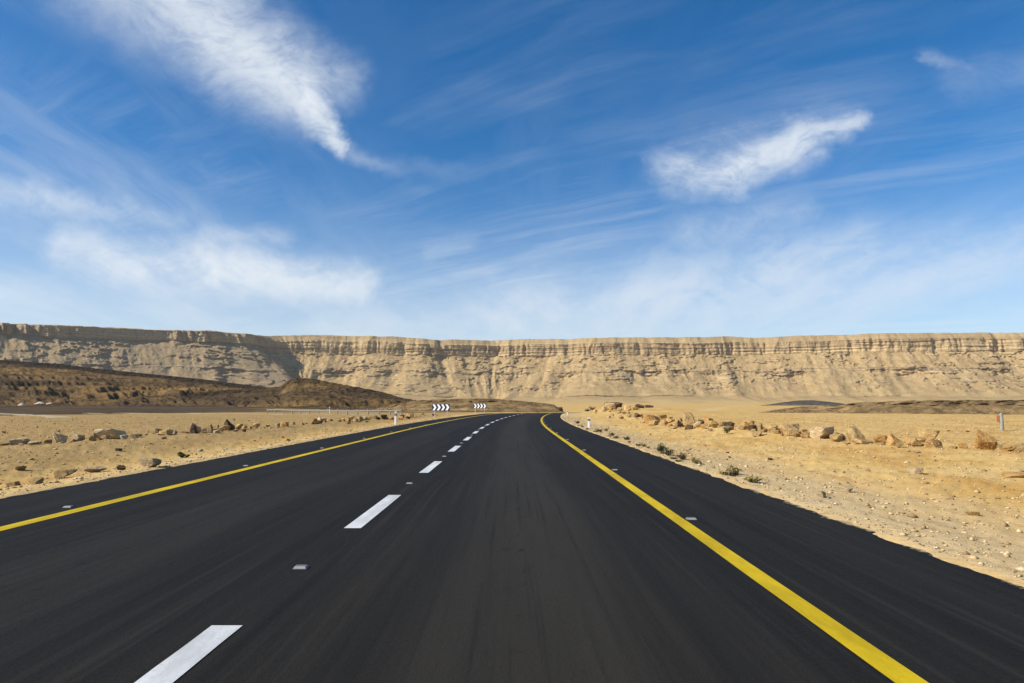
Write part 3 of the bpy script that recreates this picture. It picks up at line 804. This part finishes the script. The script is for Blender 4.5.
for X, Y, w, h, lf, lab in [
 (3.98, 18.4, .48, .26, 'leaf_green', 'largest dark green shrub at the right asphalt edge'),
 (3.95, 17.4, .30, .18, 'leaf_green', 'dark green shrub in front of the largest one, right asphalt edge'),
 (3.96, 16.0, .30, .17, 'leaf_brown', 'brown withered shrub at the right asphalt edge'),
 (3.98, 15.0, .26, .13, 'leaf_dry', 'thin yellow tuft just before the brown withered shrub'),
 (4.0, 12.55, .30, .13, 'leaf_brown', 'brown tuft with yellow grass behind it, right asphalt edge'),
 (4.15, 12.9, .36, .17, 'leaf_dry', 'wide yellow grassy tuft behind the brown one'),
 (3.95, 11.4, .34, .12, 'leaf_dry', 'yellow-green tuft closest to the camera on the right edge'),
 (4.0, 21.0, .24, .12, 'leaf_dry', 'yellow tuft behind the largest green shrub'),
 (4.1, 24.5, .36, .15, 'leaf_brown', 'brown shrub midway to the right delineator post'),
 (4.1, 28.0, .34, .14, 'leaf_green', 'small green shrub two tufts before the right delineator post'),
 (4.05, 32.0, .36, .14, 'leaf_brown', 'brown tuft just before the right delineator post'),
 (4.6, 33.5, .40, .15, 'leaf_dry', 'yellow tuft on the sand beside the right delineator post'),
 (4.3, 45.0, .50, .20, 'leaf_green', 'green shrub past the right delineator post'),
 (-8.2, 17.2, .34, .17, 'leaf_green', 'lone green tuft on the left verge'),
 (8.75, 28.0, .42, .44, 'leaf_green', 'dark green bush growing in the right rock row'),
]: shrub(X, Y, w, h, M[lf], lab)
for k in range(20):
    Y = 10.8 + 34 * random.random() ** 1.2
    shrub(3.86 + random.gauss(.06, .07) + float(road_off(Y)), Y, random.uniform(.14, .30), random.uniform(.05, .10), M[random.choice(['leaf_dry', 'leaf_brown', 'leaf_brown', 'leaf_green'])], 'tiny low tuft in the thin strip of scrub along the right asphalt edge', 90, 'tiny tufts along the right asphalt edge')
for X, Y, w, h, lab in [(13.2, 112, 1.6, .9, 'rounded dark shrub at the far end of the asphalt in the bend'), (11.8, 108, 1.3, .6, 'lower dark shrub touching the rounded one in the bend')]:
    shrub(X, Y, w, h, M['leaf_green'], lab, 500, 'shrubs in the bend')

# ------------------------------------------------------------------ delineator posts
def delineator(X, Y, h, label, band=True):
    root = empty('delineator_post', (X, Y, float(ground_z(X, Y)) - .02))
    tag(root, label, 'road post', 'white delineator posts')
    w, d = .125, .09
    lo = MB().box(0, 0, h * .335, w, d, h * .67, .02)
    lo.build('post', M['post_white'], root)
    bnd = MB().box(0, 0, h * .76, w * 1.0, d, h * .18, .02).build('band', M['black'] if band else M['post_white'], root)
    MB().box(0, -d / 2 - .004, h * .76, w * .5, .008, h * .12).build('reflector', M['reflector'], bnd)
    v = MB(); t0 = h * .85
    v.prism([(-w / 2, t0), (w / 2, t0), (w / 2, h * .95), (-w / 2, h)], -d / 2, d / 2)
    v.build('cap', M['post_white'], root)
    return root
delineator(-7.28, 43.0, .86, 'white delineator post on the left verge beside the black chevron sign')
delineator(4.15, 37.0, .62, 'nearer white delineator post with dark band on the right asphalt edge')
delineator(6.45, 80.0, .62, 'farther white delineator post at the end of the right asphalt edge')
delineator(-25.4, 95.5, .95, 'far white post standing behind the guardrail')

# weathered marker post out on the right plain
X, Y = 23.8, 33.4
root = empty('marker_post', (X, Y, float(ground_z(X, Y)) - .03)); tag(root, 'weathered whitish marker post alone on the sand in front of the dark ridge', 'marker post')
MB().lathe([(.085, 0), (.08, .5), (.075, .86), (.04, .9)], 12).build('post', M['marker'], root)
MB().box(-.17, .0, .62, .15, .025, .34, .01).build('plate', M['rust'], root)
MB().box(-.085, .0, .62, .05, .03, .05).build('bracket', M['galv'], root)

# ------------------------------------------------------------------ chevron boards
def chevron_sign(X, Y, rz, label, w=1.85, h=.66, base=.72):
    z = float(ground_z(X, Y)) - .03
    root = empty('chevron_sign', (X, Y, z), rz); tag(root, label, 'road sign', 'chevron boards on the outside of the bend')
    for s in (-.36, .36):
        MB().lathe([(.035, 0), (.035, base + h * .92)], 12, s * w, .045).build('post', M['galv'], root)
    b = MB(); r = .05; pts = []
    for cx, cz, a0 in ((w / 2 - r, base + h - r, 0), (-w / 2 + r, base + h - r, 90), (-w / 2 + r, base + r, 180), (w / 2 - r, base + r, 270)):
        for k in range(5):
            a = R(a0 + 22.5 * k); pts.append((cx + r * math.cos(a), cz + r * math.sin(a)))
    b.prism(pts[::-1], -.012, .004)
    board = b.build('board', M['sign_dark'], root)
    p = w / 4.12
    for k in range(4):
        x0 = -w / 2 + .05 + k * p; t = p * .50; d = p * .42; zc = base + h / 2; hh = h / 2 - .035
        c = MB()
        c.prism([(x0, zc + hh), (x0 + d, zc), (x0 + d + t, zc), (x0 + t, zc + hh)], -.0155, -.0125)
        c.prism([(x0, zc - hh), (x0 + t, zc - hh), (x0 + d + t, zc - .0005), (x0 + d, zc - .0005)], -.0155, -.0125)
        c.build('chevron', M['sign_white'], board)
    for zz in (base + .14, base + h - .14):
        MB().box(0, .012, zz, w * .9, .014, .04).build('brace', M['galv'], root)
    return root
chevron_sign(-7.05, 68.0, R(-14), 'nearer white-on-black chevron board with four arrows pointing right')
chevron_sign(-4.35, 93.0, R(-16), 'farther white-on-black chevron board, the smaller looking one nearer the bend')

# ------------------------------------------------------------------ guardrail
def guardrail(p0, p1):
    d = Vector((p1[0] - p0[0], p1[1] - p0[1], 0)); L = d.length; ang = math.atan2(d.y, d.x)
    root = empty('guardrail', (p0[0], p0[1], 0), ang); tag(root, 'low pale metal guardrail with many posts crossing the sand on the left', 'guardrail')
    n = int(L / 1.9)
    prof = [(.0, .37), (-.035, .385), (-.035, .43), (.0, .46), (-.0, .50), (-.035, .53), (-.035, .59), (.0, .62), (.006, .62), (-.028, .585), (-.028, .535), (.008, .50), (.008, .46), (-.028, .425), (-.028, .375), (.006, .34)]
    seg = 24; v = []; f = []; m = len(prof)
    for i in range(seg + 1):
        s = L * i / seg; wp = (p0[0] + math.cos(ang) * s, p0[1] + math.sin(ang) * s); gz = float(ground_z(*wp))
        v += [(s, q[0] - .07, .50 + (q[1] - .5) * .62 + gz) for q in prof]
        if i: f += [((i - 1) * m + k, (i - 1) * m + (k + 1) % m, i * m + (k + 1) % m, i * m + k) for k in range(m)]
    mesh_obj('rail', v, f, M['weathered'], root)
    for i in range(n + 1):
        s = L * i / n; wp = (p0[0] + math.cos(ang) * s, p0[1] + math.sin(ang) * s); gz = float(ground_z(*wp))
        MB().box(s, 0, gz + .28, .10, .12, .72).build('post', M['weathered'], root)
guardrail((-33.5, 94.0), (-12.4, 77.0))

# ------------------------------------------------------------------ road studs
def stud():
    root = empty('road_stud', (0, 0, 0)); 
    b = MB(); w, d, h = .055, .05, .018
    v = [(-w, -d, 0), (w, -d, 0), (w, d, 0), (-w, d, 0), (-w * .8, -d * .55, h), (w * .8, -d * .55, h), (w * .8, d * .55, h), (-w * .8, d * .55, h)]
    b.add(v, [(0, 3, 2, 1), (4, 5, 6, 7), (0, 1, 5, 4), (1, 2, 6, 5), (2, 3, 7, 6), (3, 0, 4, 7)])
    b.build('body', M['stud'], root)
    r = MB(); e = .0015
    r.add([(-w * .85, -d * .92 - e, h * .12 + e), (w * .85, -d * .92 - e, h * .12 + e), (w * .75, -d * .6 - e, h * .9 + e), (-w * .75, -d * .6 - e, h * .9 + e)], [(0, 1, 2, 3)])
    r.build('reflector', M['reflector'], root)
    return root
M['stud'] = simple_mat('stud_plastic', (.15, .145, .13), .5, var=.2)
s0 = stud(); first = True
for u, y0, word in ((-1.68, 5.58, 'pale reflector stud in a gap of the white centre line'), (-5.60, 3.0, 'pale reflector stud beside the left yellow line'), (2.03, 2.1, 'pale reflector stud beside the right yellow line')):
    for k in range(11):
        y = y0 + PER * k
        s = s0 if first else copy_tree(s0); first = False
        s.location = (u + float(road_off(y)), y, .001); tag(s, word, 'road stud', word.replace('stud', 'studs').replace('pale ', ''))

# ------------------------------------------------------------------ pale spoil heaps at the foot of the hill
dg = bpy.context.evaluated_depsgraph_get()
bvh = [BVHTree.FromObject(o, dg) for o in col.objects if o.name.startswith('hill')]
def top_z(X, Y):
    zs = [float(ground_z(X, Y))]
    for b in bvh:
        h = b.ray_cast(Vector((X, Y, 500)), Vector((0, 0, -1)))
        if h[0] is not None: zs.append(h[0].z)
    return max(zs)
def heap(X, Y, w, h, label):
    n, mrows = 26, 9; v = []; f = []
    for i in range(mrows + 1):
        r = i / mrows
        for k in range(n):
            a = 2 * math.pi * k / n; q = 1 + .18 * float(fbm(math.cos(a) * 1.3 + X, math.sin(a) * 1.3, 3, 801))
            v.append((math.cos(a) * r * w / 2 * q, math.sin(a) * r * w / 2 * q, h * (math.cos(min(1, r) * math.pi) * .5 + .5) + .06 * h * float(fbm(a * 2, r * 5 + X, 3, 802)) - .5 * (r > .95)))
    for i in range(mrows):
        for k in range(n): f.append((i * n + k, (i + 1) * n + k, (i + 1) * n + (k + 1) % n, i * n + (k + 1) % n))
    o = mesh_obj('spoil_heap', v, f, M['white_heap'], None, True); o.location = (X, Y, top_z(X, Y) - .1)
    tag(o, label, 'heap', 'white heaps at the hill foot')
heap(-243, 340, 5.2, 1.3, 'tallest white heap at the foot of the dark hill')
heap(-234, 340, 5.6, 1.05, 'flatter white heap, second from the picture edge, at the foot of the dark hill')
heap(-229.0, 340, 3.6, .55, 'smallest white heap at the foot of the dark hill')

# ------------------------------------------------------------------ sun and sky
SUN_AZ, SUN_EL = 252.0, 34.0           # compass bearing with +Y = north: left of and a little behind the camera
sd = Vector((math.sin(R(SUN_AZ)) * math.cos(R(SUN_EL)), math.cos(R(SUN_AZ)) * math.cos(R(SUN_EL)), math.sin(R(SUN_EL))))
sun = bpy.data.lights.new('sun', 'SUN'); sun.energy = 4.6; sun.angle = R(.5); sun.color = (1.0, .93, .82)
so = bpy.data.objects.new('sun', sun); col.objects.link(so); so.rotation_euler = sd.to_track_quat('Z', 'Y').to_euler()

w = bpy.data.worlds.new('World'); scene.world = w; w.use_nodes = True
T = NT(w.node_tree); bg = T.n['Background']
sky = T.node('ShaderNodeTexSky', sky_type='NISHITA', sun_disc=False)
sky.sun_elevation = R(SUN_EL); sky.sun_rotation = R(SUN_AZ); sky.altitude = 800; sky.air_density = 1.0; sky.dust_density = .6; sky.ozone_density = 4.0
D = T.node('ShaderNodeTexCoord').outputs['Generated']
sp = T.node('ShaderNodeSeparateXYZ'); T.put(sp.inputs[0], D)
dx, dy, dz = sp.outputs
# gnomonic bearing/elevation coordinates about north, and cloud-deck coordinates overhead
dyc = T.math('MAXIMUM', dy, .02)
cb = T.node('ShaderNodeCombineXYZ'); T.put(cb.inputs[0], T.math('DIVIDE', dx, dyc)); T.put(cb.inputs[1], T.math('DIVIDE', dz, dyc))
G = cb.outputs[0]
dzc = T.math('ADD', T.math('MAXIMUM', dz, 0.0), .10)
cd = T.node('ShaderNodeCombineXYZ'); T.put(cd.inputs[0], T.math('DIVIDE', dx, dzc)); T.put(cd.inputs[1], T.math('DIVIDE', dy, dzc))
DECK = cd.outputs[0]
def colnoise(vec, scale, detail, rough):
    n = T.node('ShaderNodeTexNoise'); T.put(n.inputs['Vector'], vec); n.inputs['Scale'].default_value = scale
    n.inputs['Detail'].default_value = detail; n.inputs['Roughness'].default_value = rough
    return T.vmath('SUBTRACT', n.outputs['Color'], (.5, .5, .5))
Gw = T.vmath('ADD', G, T.vmath('MULTIPLY', colnoise(G, 6.0, 5, .6), (.075, .05, 0)))
Gw = T.vmath('ADD', Gw, T.vmath('MULTIPLY', colnoise(G, 26.0, 5, .65), (.05, .03, 0)))
PITCH = math.atan(62.5 / F)
def ge(x, y):
    vx, vz = (x - 512) / F, (341.5 - y) / F                       # camera-space slopes measured once in the photo
    Y_ = math.cos(PITCH) - vz * math.sin(PITCH); Z_ = math.sin(PITCH) + vz * math.cos(PITCH)
    return vx / Y_, Z_ / Y_
def capsule(x0, y0, x1, y1, r0, r1, s0, s1=None, soft=.0):
    a = ge(x0, y0); b = ge(x1, y1); ba = (b[0] - a[0], b[1] - a[1], 0); L2 = ba[0] ** 2 + ba[1] ** 2
    pa = T.vmath('SUBTRACT', Gw, (a[0], a[1], 0))
    h = T.math('DIVIDE', T.vmath('DOT_PRODUCT', pa, ba), L2, clamp=True)
    d = T.vmath('LENGTH', T.vmath('SUBTRACT', pa, T.vmath('SCALE', ba, scale=h)))
    r = T.math('ADD', r0 / F, T.math('MULTIPLY', h, (r1 - r0) / F))
    m = T.math('POWER', T.ramp(T.math('DIVIDE', d, r), 1.30, soft), 1.3)
    s1 = s0 if s1 is None else s1
    return T.math('MULTIPLY', m, T.math('ADD', s0, T.math('MULTIPLY', h, s1 - s0)))
caps = [
 (125, -40, 230, 45, 85, 70, .68, .85), (230, 45, 300, 85, 70, 56, .85, .86), (270, 45, 335, 80, 55, 44, .6, .5), (305, 95, 340, 148, 46, 14, .95, .8), (342, 150, 400, 165, 13, 12, .30, .14), (390, 163, 480, 178, 14, 12, .14, .03),
 (678, 170, 735, 168, 34, 34, .7, .85), (735, 165, 805, 140, 36, 34, .85, .85), (795, 140, 860, 122, 34, 16, .85, .7), (700, 150, 845, 120, 36, 24, .26, .3),
 (60, 248, 200, 272, 30, 40, .6, .95), (200, 270, 360, 288, 42, 26, .95, .78), (205, 242, 290, 240, 18, 14, .45, .3),
 (-60, 178, 40, 200, 26, 24, .35, .5), (40, 200, 180, 220, 22, 14, .5, .15), (-40, 290, 60, 288, 22, 20, .35, .2),
 (480, 318, 700, 298, 44, 54, .5, .55), (640, 300, 860, 262, 54, 58, .55, .48), (820, 278, 1080, 252, 50, 60, .42, .35), (690, 235, 790, 215, 36, 30, .3, .25), (430, 255, 470, 240, 16, 12, .18, .14),
 (930, 55, 975, 72, 11, 9, .28, .12), (330, 325, 560, 325, 40, 40, .35, .35), (960, 80, 1100, 60, 30, 30, .12, .12)]
cl = None
for c in caps:
    m = capsule(*c)
    cl = m if cl is None else T.math('MAXIMUM', cl, m)
# fibrous texture: streaks of ice cloud run away from the camera, so they fan out of the horizon
fib = T.noise(T.vmath('ADD', T.scalev(DECK, (1.0, .16, 1)), T.vmath('MULTIPLY', colnoise(DECK, .7, 3, .5), (.5, .3, 0))), 2.6, 7, .62)
fib2 = T.noise(T.vmath('ADD', T.scalev(G, (3.0, 9.0, 1)), T.vmath('SCALE', colnoise(G, 5.0, 3, .5), scale=1.6)), 4.2, 7, .66)
tex = T.math('ADD', T.math('MULTIPLY', fib, .5), T.math('MULTIPLY', fib2, .5))
fwd = T.ramp(dy, .02, .2)
main = T.math('MULTIPLY', T.math('MULTIPLY', cl, T.ramp(tex, .31, .60, .30, 1.0)), fwd)
# thin veil
vb = T.noise(T.scalev(DECK, (.5, .18, 1)), 1.1, 5, .6)
rot = T.node('ShaderNodeVectorRotate', rotation_type='Z_AXIS'); T.put(rot.inputs['Vector'], DECK); rot.inputs['Angle'].default_value = R(-58)
fib3 = T.noise(T.vmath('ADD', T.scalev(rot.outputs[0], (1.0, .13, 1)), T.vmath('MULTIPLY', colnoise(DECK, .9, 3, .5), (.30, .2, 0))), 4.6, 9, .68)
vb2 = T.noise(DECK, .55, 4, .6)
veil1 = T.math('MULTIPLY', T.ramp(vb, .34, .66), T.ramp(fib, .36, .70))
veil2 = T.math('MULTIPLY', T.math('MULTIPLY', T.ramp(vb2, .38, .64), T.ramp(fib3, .34, .76)), .62)
veil = T.math('MULTIPLY', T.math('MAXIMUM', T.math('MULTIPLY', veil1, .5), veil2), T.ramp(dz, .60, .12, .16, .62))
cov = T.math('ADD', main, T.math('MULTIPLY', veil, T.math('SUBTRACT', 1.0, main)), clamp=True)
low = T.math('MULTIPLY', T.ramp(dz, .33, .01), T.ramp(vb, .2, .8, .36, .66))
cov = T.math('ADD', cov, T.math('MULTIPLY', low, T.math('SUBTRACT', 1.0, cov)), clamp=True)
cov = T.math('MULTIPLY', cov, T.ramp(dz, -.02, .02))
hs = T.node('ShaderNodeHueSaturation'); T.put(hs.inputs['Color'], sky.outputs[0]); hs.inputs['Saturation'].default_value = 1.33; hs.inputs['Value'].default_value = 1.0
c = T.mix(cov, hs.outputs[0], (6.15, 6.55, 6.95))
T.put(bg.inputs['Color'], c); bg.inputs['Strength'].default_value = .093
w.cycles.sampling_method = 'MANUAL'; w.cycles.sample_map_resolution = 512

# ------------------------------------------------------------------ thin desert haze
hb = MB().box(0, 800, 128, 9000, 8000, 300); hz = bpy.data.materials.new('haze'); hz.use_nodes = True
for n_ in list(hz.node_tree.nodes):
    if n_.type != 'OUTPUT_MATERIAL': hz.node_tree.nodes.remove(n_)
pv = hz.node_tree.nodes.new('ShaderNodeVolumePrincipled'); pv.inputs['Color'].default_value = (.90, .88, .84, 1); pv.inputs['Density'].default_value = 4e-5; pv.inputs['Anisotropy'].default_value = .2
hz.node_tree.links.new(pv.outputs[0], [n_ for n_ in hz.node_tree.nodes if n_.type == 'OUTPUT_MATERIAL'][0].inputs['Volume'])
tag(hb.build('haze', hz), kind='stuff')

# ------------------------------------------------------------------ camera
cam = bpy.data.cameras.new('camera'); cam.lens = 24; cam.sensor_width = 36; cam.clip_end = 20000; cam.clip_start = .05
co = bpy.data.objects.new('camera', cam); col.objects.link(co)
co.location = (0, 0, CAM_H); co.rotation_euler = (math.pi / 2 + PITCH, 0, 0)
scene.camera = co

scene.view_settings.view_transform = 'Standard'; scene.view_settings.look = 'None'
scene.view_settings.exposure = 0.55; scene.view_settings.gamma = 1.0
scene.cycles.max_bounces = 6; scene.cycles.use_denoising = True
